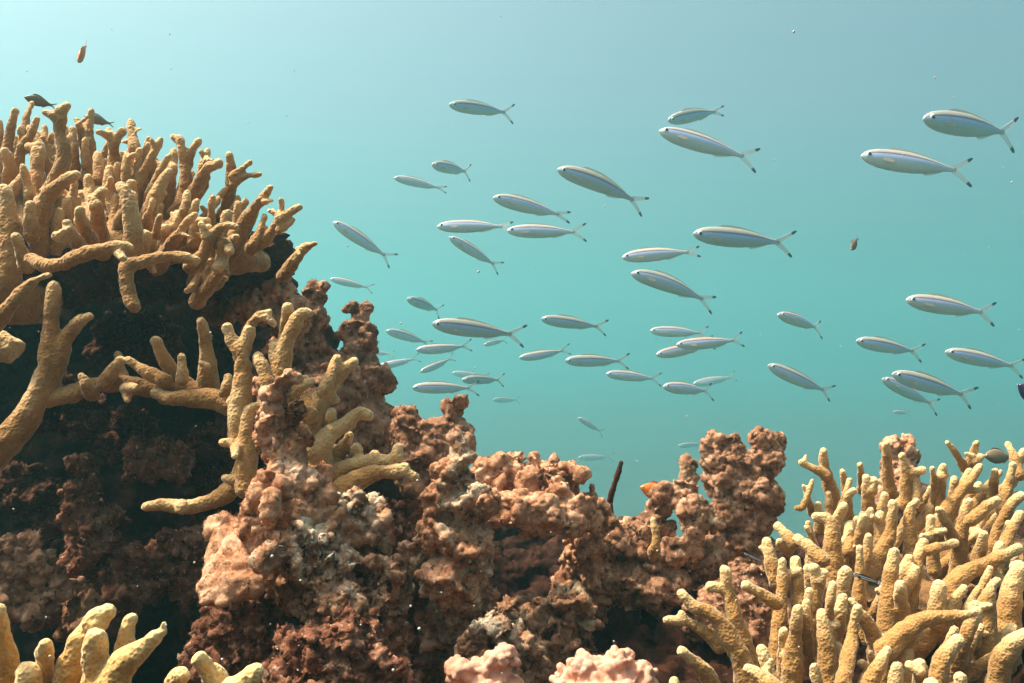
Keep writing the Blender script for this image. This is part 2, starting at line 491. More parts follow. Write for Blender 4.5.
rock('small_lump_rock', 'small grey brown lump low on the shaded wall beneath the dome', .96,
     [(219,305,9,8),(225,313,12,10),(212,316,9,8)], M_BROWN2)
rock('cave_boulder', 'dark brown boulder in the shade at the left edge of the photo', .80,
     [(10,560,34,26),(-10,580,50,40),(25,590,30,24)], M_BROWN, disp=CRAG_DISP)
rock('red_sponge_rock', 'dim red sponge crusted rock in the shaded hollow', .92,
     [(88,470,16,18),(82,495,22,18),(95,520,26,22),(90,550,26,24),(130,580,30,24),(145,560,20,16)], M_RED, disp=CRAG_DISP)
rock('rubble_rock', 'dim red brown rubble lump in the hollow below the antler coral', .93,
     [(150,455,20,16),(165,465,18,14),(140,470,16,14)], M_RED, disp=CRAG_DISP)
rock('rubble_rock', 'dim brown rubble ridge in the hollow below the long low coral limb', .95,
     [(180,545,26,18),(205,540,20,20),(160,560,24,20),(190,575,30,24)], M_RED, disp=CRAG_DISP)
rock('rubble_rock', 'dim rubble knob in the hollow right of the left edge boulder', .88,
     [(60,600,22,16),(75,615,20,18),(48,615,18,16)], M_BROWN, disp=CRAG_DISP)
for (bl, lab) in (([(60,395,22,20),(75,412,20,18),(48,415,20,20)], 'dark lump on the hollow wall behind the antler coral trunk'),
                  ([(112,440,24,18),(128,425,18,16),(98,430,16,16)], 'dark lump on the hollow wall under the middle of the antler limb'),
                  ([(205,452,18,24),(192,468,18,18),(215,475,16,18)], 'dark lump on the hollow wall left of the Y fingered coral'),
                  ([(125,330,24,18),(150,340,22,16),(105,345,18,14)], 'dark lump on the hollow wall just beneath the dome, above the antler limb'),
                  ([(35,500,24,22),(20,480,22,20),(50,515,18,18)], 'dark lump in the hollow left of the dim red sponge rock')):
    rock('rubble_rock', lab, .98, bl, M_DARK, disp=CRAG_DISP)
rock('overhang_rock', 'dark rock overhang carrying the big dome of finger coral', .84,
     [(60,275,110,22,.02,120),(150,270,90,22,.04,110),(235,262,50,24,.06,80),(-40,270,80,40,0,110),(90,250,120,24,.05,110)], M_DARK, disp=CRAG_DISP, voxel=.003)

# unseen reef masses added behind and beside the camera to block open-water light
mb = MB()
for (x, y, z, rx, ry, rz) in ((-2.6, -.2, .4, 1.3, 1.6, 1.5), (-1.2, -1.7, .5, 1.3, .9, 1.3), (.4, -1.9, .4, 1.4, .9, 1.25), (1.9, -1.5, .4, 1.2, 1.0, 1.1), (0, -.9, -.1, 2.4, 1.2, .55), (-1.9, .9, .3, .85, .9, 1.05), (0, .9, -1.0, 4.5, 2.2, 1.15), (-3.5, 1.5, -.8, 2.6, 2.2, 1.2)):
    mb.ellipsoid((x, y, z), (rx, ry, rz), 24, 16)
wall = link('added_reef_terrain', mb.mesh('added_reef_terrain'), M_DARK)
tag(wall, 'unseen reef terrain added at side and back to block water light, plus reef foot', 'reef', kind='structure')
sculpt(wall, .035, 1, [(T_BIG, 0.25, 0.5)])

# leaf shaped plate hanging off the pinnacle's left side
mb = MB()
outl = [(222,515),(238,520),(252,540),(266,552),(277,545),(280,560),(268,585),(250,598),(222,605),(202,603),(197,590),(203,568),(212,545),(213,527)]
d0 = .60
base = P(235, 600, d0)
top_v, bot_v = [], []
nr = 9
ctr = (236, 562)
for k in range(nr + 1):
    for (x, y) in outl:
        t = k / nr
        px = ctr[0] + (x - ctr[0]) * t; py = ctr[1] + (y - ctr[1]) * t
        dd = 0.0016 * (562 - py) * 0.35 + 0.012 * t * t
        top_v.append(P(px, py, d0 + dd - 0.004) - base)
        bot_v.append(P(px, py, d0 + dd + 0.006) - base)
no = len(outl); nt_ = len(top_v)
fs = []
for k in range(nr):
    for i in range(no):
        a, b_, c_, e_ = k * no + i, k * no + (i + 1) % no, (k + 1) * no + (i + 1) % no, (k + 1) * no + i
        if k: fs.append((a, b_, c_, e_)); fs.append((nt_ + e_, nt_ + c_, nt_ + b_, nt_ + a))
        else: fs.append((0, c_, e_)); fs.append((nt_, nt_ + e_, nt_ + c_))
for i in range(no):
    a, b_ = nr * no + i, nr * no + (i + 1) % no
    fs.append((a, b_, nt_ + b_, nt_ + a))
mb.add(top_v + bot_v, fs)
plate = link('plate_coral', mb.mesh('plate_coral'), M_PINK)
plate.location = base
tag(plate, 'leaf shaped pinkish brown plate hanging left of the pinnacle', 'coral')
sculpt(plate, .0017, 1, [(T_LUMP, 0.012, 0.5), (T_NUB, -0.0045, 0.35), (T_GRAIN, 0.004, 0.5)])
rock('flank_rock', 'small upright pinkish rock between the plate and the pinnacle', .61,
     [(258,498,14,20),(255,520,14,18),(270,508,8,18,-.02),(222,528,14,14,.02),(238,532,12,14,.02),(262,540,18,16)], M_PINK, disp=[(T_LUMP, 0.014, 0.5), (T_KNOB2, -0.007, 0.35), (T_FINE, -0.0036, 0.4), (T_GRAIN, 0.0045, 0.5)], voxel=.0018)

# lumpy pink nodular coral heads at the bottom edge
NOD_DISP = [(T_LUMP, 0.010, 0.5), (T_KNOB2, -0.008, 0.25), (T_NODULE, -0.0075, .25)]
rock('nodular_coral', 'small lumpy salmon pink coral head at the bottom edge below column rock', .60,
     [(462,672,17,14),(480,670,20,14),(502,660,16,15),(485,695,34,24)], M_NOD, 'coral', 'lumpy pink coral heads', NOD_DISP, .0015)
rock('nodular_coral', 'larger lumpy salmon pink coral head at bottom edge, right of the small one', .60,
     [(582,662,16,12),(598,668,20,14),(618,660,16,13),(640,674,14,12),(572,684,20,16),(610,700,50,34)], M_NOD, 'coral', 'lumpy pink coral heads', NOD_DISP, .0015)

# ------------------------------------------------------------------ corals
def S(txt):
    """'x,y,r x,y,r ...' -> points; a fourth number moves the point in depth (cm)."""
    out = []
    for w in txt.split():
        a = [float(q) for q in w.split(',')]
        if len(a) < 4: a.append(0.0)
        out.append(a)
    return out

def add_nubs(chains, rr, chance):
    out = list(chains)
    for ch in chains:
        if len(ch) < 2: continue
        ln = math.hypot(ch[-1][0] - ch[0][0], ch[-1][1] - ch[0][1])
        if ln < 28 or ch[0][2] < 4: continue
        for _ in range(3):
            if rr.random() > chance: continue
            t = rr.uniform(.15, .62) * (len(ch) - 1); i = int(t); f = t - i
            a = [ch[i][k] * (1 - f) + ch[min(i + 1, len(ch) - 1)][k] * f for k in range(4)]
            tx, ty = ch[0][0] - ch[-1][0], ch[0][1] - ch[-1][1]; l = math.hypot(tx, ty); tx /= l; ty /= l
            sd = rr.choice((-1, 1)); w = rr.uniform(.5, 1.0)
            nx, ny = tx * (1 - w) + -ty * sd * w, ty * (1 - w) + tx * sd * w
            l = math.hypot(nx, ny); nx /= l; ny /= l
            r = a[2] * rr.uniform(.5, .72); L = a[2] + r * rr.uniform(.7, 3.0); e = rr.uniform(-1.6, .6)
            out.append([[a[0] + nx * L, a[1] + ny * L, r * .85, a[3] + e], [a[0] + nx * L * .5, a[1] + ny * L * .5, r, a[3] + e * .5], [a[0], a[1], r * 1.2, a[3]]])
    return out
NUB_R = random.Random(11)

def branch_mesh(chains, dfun, loc, rs=1.0, nubs=0.3):
    mb = MB(); tips = []
    d_main = dfun(chains[0]) if callable(dfun) else dfun
    chains = add_nubs(chains, NUB_R, nubs)
    for ci, ch in enumerate(chains):
        d = d_main
        lean = random.uniform(-0.02, 0.03) if ci == 0 else 0.0
        n = len(ch)
        pts, rad = [], []
        for i, (x, y, r, dd) in enumerate(ch):
            dep = d + dd * 0.01 + lean * (i / max(n - 1, 1))
            pts.append(P(x, y, dep) - loc)
            rad.append(r * rs * (0.80 + 0.32 * i / max(n - 1, 1)) * dep / FPX)
        if n == 1:
            mb.ellipsoid(pts[0], (rad[0],) * 3)
            continue
        sub = 5
        cp = catmull(pts, sub)
        cr = []
        for i in range(n - 1):
            for k in range(sub):
                t = k / sub
                cr.append((rad[i] * (1 - t) + rad[i + 1] * t) * random.uniform(0.96, 1.04))
        cr.append(rad[-1])
        # the first point is the tip: pull it in by its radius so the round cap ends there
        tip0 = cp[0].copy(); d01 = (cp[1] - cp[0]).normalized()
        while len(cp) > 3 and (cp[0] - tip0).length < cr[0] * 0.75:
            cp.pop(0); cr.pop(0)
        d01 = (cp[0] - tip0).normalized() * -1 if (cp[0] - tip0).length > 1e-6 else d01 * -1
        mb.ring_tube(cp, cr, 12)
        tips.append((cp[0] + d01 * cr[0], max(cr[0], 0.004)))
    return mb.mesh('branch'), tips

def tip_attr(tips):
    def f(o):
        me = o.data
        nv = len(me.vertices)
        co = np.empty(nv * 3, 'f'); me.vertices.foreach_get('co', co); co = co.reshape(-1, 3)
        val = np.zeros(nv, 'f')
        for p, r in tips:
            dist = np.linalg.norm(co - np.array(p, 'f')[None], axis=1)
            val = np.maximum(val, np.clip(1.12 - dist / (r * 4.6), 0, 1))
        a = me.attributes.new('tip', 'FLOAT', 'POINT')
        a.data.foreach_set('value', val * 0.72)
    return f

CORAL_DISP = [(T_CORAL, 0.0034, 0.55), (T_CGRAIN, 0.0014, 0.5)]
def colony(name, label, base_px, base_d, mat, branches, dfun, base_blobs=(), base_mat=None, voxel=0.0014, rs=1.0, nubs=0.14):
    root = empty(name, P(base_px[0], base_px[1], base_d))
    tag(root, label, 'coral', 'branching corals' if name == 'branching_coral' else None)
    loc = Vector(root.location)
    if base_blobs:
        part_rock('coral_base', base_d, base_blobs, base_mat or mat, root, disp=[(T_LUMP, 0.02, 0.5), (T_CORAL, 0.006, 0.5)], voxel=.0025)
    for br in branches:
        chains = [S(c) for c in br.split('|')]
        me, tips = branch_mesh(chains, dfun, loc, rs, nubs)
        o = link('branch', me, mat)
        o.parent = root
        sculpt(o, voxel, 3, CORAL_DISP, 1, tip_attr(tips))
    return root

def lerp_d(table):
    def f(ch):
        y = ch[0][1]
        if y <= table[0][0]: return table[0][1]
        for (a, da), (b, db) in zip(table, table[1:]):
            if y <= b: return da + (db - da) * (y - a) / (b - a)
        return table[-1][1]
    return f

# --- the big dome at upper left
DOME = [
 '16,108,5 10,130,6 6,160,7 5,200,8', '33,101,4,4 27,118,5,4 22,145,6,4', '39,114,4.5 33,130,5 21,150,6 16,185,7',
 '70,103,6,-8 61,112,8,-8 59,130,8.5,-8 64,155,9,-8 56,180,10,-8 48,205,11,-6', '2,146,8 10,165,9 9,195,10 12,225,12', '40,139,7 38,160,9 36,185,9 38,220,10',
 '28,172,7 14,190,9 6,215,10 0,245,12', '76,118,4,3 81,135,5,3 86,160,6,3', '92,107,4,3 90,122,5,3 90,145,6,3 88,180,7,3|79,122,4,3 88,140,5,3',
 '104,128,6 112,138,7 114,165,8 112,205,9|126,129,5 118,136,5 113,146,6', '131,117,6 132,132,6 134,150,7 134,190,8', '151,135,4,3 147,150,5,3 146,180,6,3',
 '140,145,5 138,165,6 135,195,7', '128,150,5 126,170,6 126,205,7', '163,137,5 150,160,6.5 137,188,7.5 129,215,8', '171,154,4.5 158,175,5.5 150,200,6',
 '173,165,6 160,185,8 150,210,9 143,240,10|168,190,4 158,200,5', '178,134,5.5,2 182,150,6.5,2 186,180,7.5,2 181,205,8,2|202,136,5,2 193,150,5.5,2 187,166,6,2',
 '209,148,4,3 203,165,5,3 198,190,6,3', '208,154,4,2 206,168,5,2 203,185,6,2', '224,161,6 208,168,7 198,185,8 188,200,8 176,214,9',
 '229,151,5,2 231,165,7,2 231,185,8,2 227,215,8.5,2 222,245,9,2|253,160,4.5,2 242,169,5,2 233,178,6,2|263,174,3.5,2 247,176,4.5,2 234,184,5,2',
 '274,184,5 263,197,6.5 251,212,8 241,228,8.5 230,245,9|276,199,3 265,202,3.5', '280,195,4 282,208,5 278,222,6 266,238,7 252,248,8|303,206,4.5 291,211,5.5 279,220,6|297,218,3.5 288,225,4.5 280,230,5',
 '266,214,4.5,3 259,232,6,3 252,245,6,3', '212,194,4,3 212,215,5,3 210,235,5,3', '225,210,4,-2 223,226,4.5,-2 218,240,5,-2',
 '242,229,5.5,-4 226,226,6.5,-4 213,236,7,-4 205,253,8,-4 192,266,9,-4|200,222,4,-4 206,237,5,-4', '200,262,8,-3 184,258,7.5,-3 160,257,7.5,-3 140,262,8,-3 126,268,9,-3 128,290,9,-3 133,306,8,-3',
 '317,243,4 305,248,6 294,262,7 283,276,8', '216,272,9,-2 222,258,9 224,245,9', '231,252,6,-3 226,244,7', '184,294,5 194,284,6 206,274,7', '237,236,6,-3 230,242,7,-3',
 '118,184,7.5,-7 128,198,9.5,-7 132,224,10,-6.5 133,250,11,-6|140,212,4.5,-7.5 133,222,7,-7', '107,188,7,-6.5 97,200,9,-6.5 98,225,10,-6 102,250,12,-5|90,196,5,-6.5 96,206,8,-6.5', '80,206,6.5,-7.5 82,222,8.5,-7.5 91,248,11,-6', '66,219,5.5,-7 71,234,8,-7 82,250,9,-6|52,234,4.5,-7 64,240,7,-7',
 '134,250,5,-10 126,245,6,-10 116,247,8,-10 98,250,9,-10 76,257,9,-10 52,266,8,-9 32,260,8,-8|124,260,5,-11 117,251,6,-10',
 '82,173,6,-4 66,180,8,-4 50,194,9,-4 40,218,10,-4 38,250,11,-4', '14,232,6,-8 20,248,8,-8 26,265,9,-8', '3,180,10,-4 8,215,12,-4 10,255,16,-4 2,290,18,-4',
 '55,273,4,-10 38,279,6,-10 24,290,8,-10 10,306,9,-10 -6,326,10,-9', '4,345,17,-8 14,352,16,-8 -20,340,20,-8', '60,205,7 58,230,9 56,255,10', '148,228,8,-2 144,248,8,-2', '166,225,8 164,248,9', '196,215,7 196,245,9', '110,165,6,3 108,190,7,3', '182,210,7,1 180,240,9,1', '20,125,4,4 24,150,6,4', '52,130,4,4 50,160,6,4', '98,150,5,4 98,180,7,4', '0,118,5,2 -4,150,7,2', '-12,130,6 -14,180,9', '-25,150,8,-6 -24,210,11,-6',
 '188,190,5,-1 184,212,6,-1', '160,212,5,-3 156,235,6,-3', '238,200,5,3 236,225,6,3', '85,135,4.5,4 86,165,6,4', '66,150,5,3 66,185,7,3', '30,200,7,-3 32,235,9,-3','118,160,5,2 119,190,6,2', '155,155,4,3 150,180,5,3',
]
def fillers(n, x0, x1, sky, depth, dd, lo, hi, r, lean, seed):
    rr = random.Random(seed); out = []
    for i in range(n):
        x = x0 + (x1 - x0) * (i + rr.uniform(.2, .8)) / n
        top = sky(x) + rr.uniform(lo, hi)
        ch = []
        for k in range(rr.choice((1, 2, 2, 3))):
            xx = x + rr.uniform(-12, 12) * (k > 0); tt = top + (rr.uniform(4, 22) if k else 0)
            ln = lean(x) + rr.uniform(-.25, .25); r0 = r * rr.uniform(.75, 1.1); e = dd + rr.uniform(-3, 3)
            if k == 0: root = (x - ln * depth, top + depth)
            mx, my = (xx * .6 + root[0] * .4) + rr.uniform(-3, 3), (tt * .6 + root[1] * .4)
            ch.append(f'{xx:.1f},{tt:.1f},{r0:.1f},{e:.1f} {mx:.1f},{my:.1f},{r0 * 1.25:.1f},{e:.1f} {root[0]:.1f},{root[1]:.1f},{r0 * 1.6:.1f},{dd:.1f}')
        out.append('|'.join(ch))
    return out
def curve(pts):
    xs = [p[0] for p in pts]; ys = [p[1] for p in pts]
    return lambda x: float(np.interp(x, xs, ys))
DOME_SKY = curve([(-20, 130), (30, 112), (80, 118), (130, 130), (180, 142), (230, 160), (262, 195), (290, 235)])
DF = fillers(30, -15, 262, DOME_SKY, 75, 6, 6, 40, 5.2, lambda x: (x - 90) / 260, 5)
DF += fillers(22, -5, 235, DOME_SKY, 60, 1, 45, 85, 6.0, lambda x: (x - 90) / 260, 6)
DOME += ['|'.join(DF[k:k + 2]) for k in range(0, len(DF), 2)]
colony('branching_coral', 'big golden brown dome of crowded finger coral at upper left', (110, 262), .80, M_CORAL_BROWN, DOME,
       lerp_d([(100, .86), (150, .82), (200, .77), (260, .74)]),
       [(70,250,95,26,.04,70),(150,252,80,24,.04,70),(220,252,50,20,.05,50),(-10,250,70,50,.02,70),(20,300,30,24,-.02,50)], rs=.86)

# --- antler like colony reaching across the shaded hollow
ANTLER = [
 '55,280,8 52,305,9 50,340,9.5 46,372,11 36,400,12 18,430,14 -10,455,17|94,315,6 79,322,7.5 67,337,8.5 58,358,10 46,385,12|28,391,4.5,-1 38,392,7',
 '38,402,13 70,394,11 96,385,9.5 122,384,9 150,389,9.5 182,391,11 208,394,11|124,357,5.5 114,369,6.5 105,383,7|125,357,5.5 140,368,6.5 165,382,7.5|137,387,5,-2 126,388,6|127,404,4,-1 127,394,5',
 '153,336,6 162,354,7.5 176,376,8.5 190,391,10|181,353,4 182,366,5 182,380,6|186,366,4 184,380,5',
 '150,390,6 172,398,9 208,398,11 228,404,11 246,412,10', '118,352,4,5 122,372,5.5,5 128,392,6.5,3', '80,372,4.5,-1 86,384,6,-1 92,394,7,0', '168,372,4,3 166,386,5.5,2 165,398,7', '228,372,4.5,-1 226,388,6,-1 222,402,7', '201,315,5 204,335,7 208,360,8.5 207,388,11|198,362,3 206,366,5',
]
colony('branching_coral', 'antler shaped golden coral limb reaching across the dark hollow at left', (0, 455), .78, M_CORAL_BROWN, ANTLER, .74, nubs=0)

MIDL = [
 '225,322,6.5 232,340,7.5 241,356,8.5 243,382,10 240,412,11 238,440,10|251,324,6.5 247,340,7.5 241,356,8|228,402,4,-1 238,400,6|231,409,4,-1 240,408,6',
 '236,372,4.5,-1 240,386,6,-1 242,402,7', '262,420,5,-1 256,440,6.5,-1 250,462,8', '222,476,4.5,-1 232,480,6,-1 244,484,8', '254,352,6.5 263,368,7.5 268,392,8 268,420,9',
 '288,302,6 287,320,7 284,342,7|314,314,5 301,314,7 292,330,8.5 284,350,9.5 280,375,10|272,340,5 275,356,6',
 '274,312,4 260,314,5 251,326,5.5 244,345,6|277,327,3.5 268,319,4.5 258,318,5', '316,379,5 303,385,7 290,395,8',
 '250,403,7,-1 246,425,8.5,-1 246,452,10,-1 247,485,12,-1|218,442,5,-2 232,443,6,-2 243,450,7,-1|235,458,5,-4 236,446,5.5,-2|264,403,5,-1 252,408,6,-1',
 '140,507,5 160,505,8 186,507,8 210,502,9 230,490,10 246,470,11|180,501,5 182,508,7',
]
colony('branching_coral', 'golden coral with Y shaped fingers and one long low limb, left of the pinnacle', (246, 490), .70, M_CORAL, MIDL, .70, nubs=0)

MIDR = [
 '338,353,5 332,370,6 324,390,7|358,360,6 346,368,7.5 334,382,9 322,398,10 313,420,12 314,450,14|341,399,6 326,401,7 314,404,8|314,398,7.5 313,415,10',
 '372,418,7 359,413,7.5 345,425,8 331,433,9 318,450,12|320,425,10 318,470,16',
 '304,372,5,1 306,392,6.5,1 310,416,8', '332,408,5.5,-1 330,424,7,-1 322,445,9', '352,432,5,1 345,445,6.5,1 332,462,8', '378,452,5,1 368,460,6.5,1 352,472,8', '357,446,7.5 357,458,7.5|397,462,7 376,461,8.5 358,464,9 342,472,10 326,480,14|398,443,6.5 397,456,7',
 '418,480,5.5,-1 405,472,7,-1 385,472,8,-1 366,476,9,-1 345,488,12,-1|407,463,5,-1 403,470,6,-1',
]
colony('branching_coral', 'golden coral with blunt forked limbs pointing right, beside the pinnacle', (325, 490), .74, M_CORAL, MIDR, .72,
       [(335,480,26,20),(325,470,22,26)], nubs=0)

# --- foreground pieces at the bottom left
colony('branching_coral', 'pale yellow coral stubs in the bottom left corner', (20, 760), .46, M_CORAL_NEAR,
       ['0,604,7 5,640,9 12,690,13 15,770,18', '45,641,7.5 45,665,9 42,720,13', '26,665,13 27,690,15 25,770,20', '-20,640,10 -20,770,16'], .45, voxel=.0011, nubs=0)
colony('branching_coral', 'pale yellow coral with a wide V of thick fingers near bottom left', (100, 760), .44, M_CORAL_NEAR,
       ['96,627,11 95,655,14 100,690,19 104,770,26|163,629,9.5 141,649,12 119,668,15 105,700,18|164,620,2.6 163,632,5', '112,609,10,3 98,620,13,3 78,650,14,2 68,690,15,2 72,770,18,2|103,607,9,3 96,622,11,3', '133,613,7,4 127,632,8.5,4 122,655,10,4 115,700,12,3'], .43, voxel=.0011, nubs=0)
colony('branching_coral', 'pale yellow coral fork low at the bottom, below the red rock', (225, 760), .44, M_CORAL_NEAR,
       ['196,656,8.5 208,671,11 220,692,15 224,770,20|264,667,9 247,678,11 230,694,14|220,684,12 236,690,13', '186,671,9,2 174,690,12,2 170,770,16,2'], .43, voxel=.0011, nubs=0)

# --- the thicket at lower right
THICK = [
 '676,587,7 692,605,8 712,615,9 728,635,11 746,672,12 752,740,14|663,620,5 685,621,6 705,632,7 718,645,8|679,609,4.5 684,620,5.5',
 '725,561,7 728,590,8 735,620,10 745,660,13 752,740,15|703,586,5.5 722,589,6.5', '740,582,6,2 757,592,7,2 776,602,7.5,2', '677,648,5 692,660,8 710,680,10 722,740,12', '674,673,6.5 675,700,8 678,740,9',
 '761,644,6.5 767,665,8 777,700,11 780,750,12', '742,667,6 760,675,8 777,692,10', '782,557,6.5 782,590,7.5 778,630,8 772,665,9', '794,552,7 797,580,7.5 799,615,8', '766,535,6.5 770,556,7.5 776,582,8|758,545,3.5 767,552,4.5',
 '774,523,5.5 785,533,6 794,544,6', '793,535,6.5 808,546,7 823,560,7.5', '777,540,5,2 788,550,6,2', '812,561,6 817,583,7.5 812,612,8.5 808,650,9|826,567,6 819,582,6.5', '848,566,7.5 843,586,8.5 845,625,9',
 '832,591,6.5 833,615,7 833,660,8', '848,597,6 859,614,7.5 872,633,9.5 880,670,13 884,740,15', '821,605,6.5 825,635,9 828,690,13 828,750,15', '798,606,6 795,635,9 791,690,13 790,750,14', '895,548,7 890,580,9 887,620,11 880,670,13',
 '860,545,5 860,572,6 858,600,7', '869,532,5 868,548,5.5 862,580,6', '823,445,5.5 824,465,6 830,488,8 838,515,9|796,460,4.5 812,468,5 825,475,6', '842,468,4 846,490,5 848,515,6',
 '803,484,3 808,498,4 812,512,5|813,478,3 808,495,4 803,507,4 797,508,3', '811,517,6 829,520,8 833,545,9 836,585,10', '846,501,6 838,520,7.5 836,548,8', '866,475,6 868,500,7.5 872,535,9|875,475,5 872,490,6', '886,441,4.5 887,465,6 890,505,8',
 '857,489,4.5 848,497,5 845,515,5', '865,514,5.5 858,540,6.5 850,565,7.5', '893,499,5.5 891,530,7 882,550,8.5 872,575,9', '902,453,5 906,475,6.5 905,505,7|927,469,4 913,472,5', '932,466,3.8 934,482,4.5 935,500,5', '945,460,5 941,480,5.5 940,505,6',
 '946,441,3.5 957,455,5 965,468,5', '977,441,4 973,455,5 968,473,6|984,453,4 976,461,4.5', '982,462,4.5 973,477,6 962,490,6 950,505,7 942,525,8|991,486,3.5 977,490,4.5 965,490,4.5', '1006,440,4 1013,455,5 1019,475,6|1026,446,4 1019,460,5', '1014,463,5 1009,485,6 1002,510,7',
 '1028,492,6 1011,505,6.5 999,530,7 990,560,7.5', '1021,511,6 1009,535,7 1000,562,8', '1003,497,5.5 986,507,6.5 971,520,7', '970,496,5.5 965,515,7 960,542,8.5 958,575,9', '920,497,5 909,512,6.5 910,540,7.5 912,572,8', '936,505,5 945,520,6 953,540,7',
 '930,515,5.5 932,542,6.5 934,570,7', '926,535,6 918,560,7.5 910,592,10 904,640,12|950,560,0.5 949,562,1', '960,541,4.5 945,546,5.5 928,550,6', '1024,546,7.5 1005,555,8.5 985,565,9.5 970,571,9.5 955,582,11 945,600,12 938,630,13', '1001,578,6 990,590,7.5 985,612,11 985,655,14 986,740,16',
 '1022,560,10 1012,592,13 1006,640,16 1004,740,18', '982,612,5.5 957,616,7.5 930,618,9 908,629,10.5 886,650,12', '962,636,8 948,651,9.5 938,675,10 934,740,12', '890,647,6.5 882,661,8 870,685,10 866,750,12', '898,659,7 895,690,9 893,750,11', '920,659,8,4 920,700,10,4', '960,673,8 963,710,10 963,750,11', '932,680,10 925,720,12', '1032,631,10 1012,646,12 1000,667,12 992,740,14',
 '985,530,6,3 978,560,7,3', '1010,520,6,3 1004,550,7,3', '915,475,5,4 918,505,6,4', '955,475,5,4 952,505,6,4', '995,465,4.5,4 992,500,6,4', '850,520,6,4 848,550,7,4', '880,510,6,4 880,545,7,4', '800,575,6,4 800,620,7,4', '900,580,7,4 902,620,9,4', '940,580,8,4 936,620,10,4', '975,600,8,4 972,640,10,4',
 '836,640,7,6 838,690,9,6', '905,640,8,5 908,690,10,5', '1034,470,5 1034,520,8', '1040,520,7 1030,560,9', '1045,580,10 1040,640,14', '818,500,5,3 820,530,6,3', '860,460,3.5,4 862,490,5,4', '1000,540,6,4 996,580,8,4',
]
THICK_SKY = curve([(790, 520), (815, 475), (850, 470), (900, 462), (960, 455), (1030, 452)])
for sd, n, dd, lo, hi in ((8, 12, 10, 4, 30), (9, 12, 8, 40, 80), (10, 10, 6, 90, 130), (12, 8, 5, 130, 190)):
    f = fillers(n, 800 if lo < 90 else 770, 1035, THICK_SKY, 80, dd, lo, hi, 4.6 + lo / 60, lambda x: (x - 830) / 240, sd)
    for k in range(0, len(f), 3): THICK.append('|'.join(f[k:k + 3]))
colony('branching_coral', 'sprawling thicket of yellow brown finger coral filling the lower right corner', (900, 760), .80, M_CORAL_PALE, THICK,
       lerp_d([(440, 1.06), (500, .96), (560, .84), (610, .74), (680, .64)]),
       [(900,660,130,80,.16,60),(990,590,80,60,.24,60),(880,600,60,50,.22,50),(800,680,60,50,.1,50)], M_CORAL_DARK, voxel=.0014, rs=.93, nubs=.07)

colony('branching_coral', 'tiny pale yellow coral spike on the rubbly mound', (655, 556), .95, M_CORAL_PALE,
       ['652,517,3.4 656,534,4.5 655,548,6 650,560,8,3'], .95, nubs=0)
colony('stick_sponge', 'thin dark stick sponge standing alone on the rubbly mound', (614, 530), 1.0, M_DARK,
       ['622,460,3.4 616,480,3.6 610,500,3.8 610,520,4.6 612,535,5', '620,515,4 624,535,5'], 1.0, nubs=0)
bake_pending()

# ------------------------------------------------------------------ turf algae on the rocks
M_TURF = plain_mat('turf_blade', (0.40, 0.21, 0.12), 0.9, spec=0.05)
M_TURF2 = plain_mat('pale_turf_blade', (0.44, 0.31, 0.19), 0.9, spec=0.05)
def turf(o, per_cm2, mat, lo=.0016, hi=.0042):
    """Short algae threads rooted all over a rock's upper and front faces."""
    me = o.data
    nf = len(me.polygons)
    ar = np.empty(nf, 'f'); me.polygons.foreach_get('area', ar)
    no = np.empty(nf * 3, 'f'); me.polygons.foreach_get('normal', no); no = no.reshape(-1, 3)
    ce = np.empty(nf * 3, 'f'); me.polygons.foreach_get('center', ce); ce = ce.reshape(-1, 3)
    rg = np.random.default_rng(nf)
    clump = np.array([0.5 + 0.5 * math.sin(c[0] * 160 + 2 * math.sin(c[2] * 110)) * math.sin(c[2] * 140 + c[1] * 90) for c in ce])
    w = ar * ((no[:, 2] > -.3) & (no[:, 1] < .5)) * (0.25 + clump)
    n = int(min(9000, w.sum() * 1e4 * per_cm2))
    if n < 10: return
    idx = rg.choice(nf, n, p=w / w.sum())
    side = float(np.sqrt(ar.mean()))
    p = ce[idx] + rg.normal(0, side * .3, (n, 3)) - no[idx] * .0004
    d = no[idx] + rg.normal(0, .45, (n, 3)) + np.array([0, 0, .25]); d /= np.linalg.norm(d, axis=1)[:, None]
    ln = rg.uniform(lo, hi, n)[:, None]
    u = np.cross(d, rg.normal(0, 1, (n, 3))); u /= np.linalg.norm(u, axis=1)[:, None] + 1e-9
    v2 = np.cross(d, u); wd = .00028
    b = [p + u * wd, p - u * wd * .5 + v2 * wd * .87, p - u * wd * .5 - v2 * wd * .87]
    t = p + d * ln + rg.normal(0, .0005, (n, 3))
    co = np.stack(b + [t], 1).reshape(-1, 3)
    k = np.arange(n)[:, None] * 4
    fa = np.concatenate([k + np.array([[0, 1, 3]]), k + np.array([[1, 2, 3]]), k + np.array([[2, 0, 3]])], 0)
    m2 = bpy.data.meshes.new('algae_turf'); m2.from_pydata(co.tolist(), [], fa.tolist())
    t_o = bpy.data.objects.new('algae_turf', m2); COL.objects.link(t_o); m2.materials.append(mat); t_o.parent = o
    t_o['kind'] = 'stuff'
for o in list(COL.objects):
    if o.parent is None and o.type == 'MESH' and (o.name.startswith(('plate_coral',)) or 'rock' in o.name or 'pillar' in o.name or 'tower' in o.name or 'boulder' in o.name or 'pinnacle' in o.name):
        turf(o, 9 if o.name != 'overhang_rock' else 3, M_TURF2 if o.name.startswith(('crusted', 'column', 'ledge', 'mound', 'small_knob', 'crumbly')) else M_TURF)

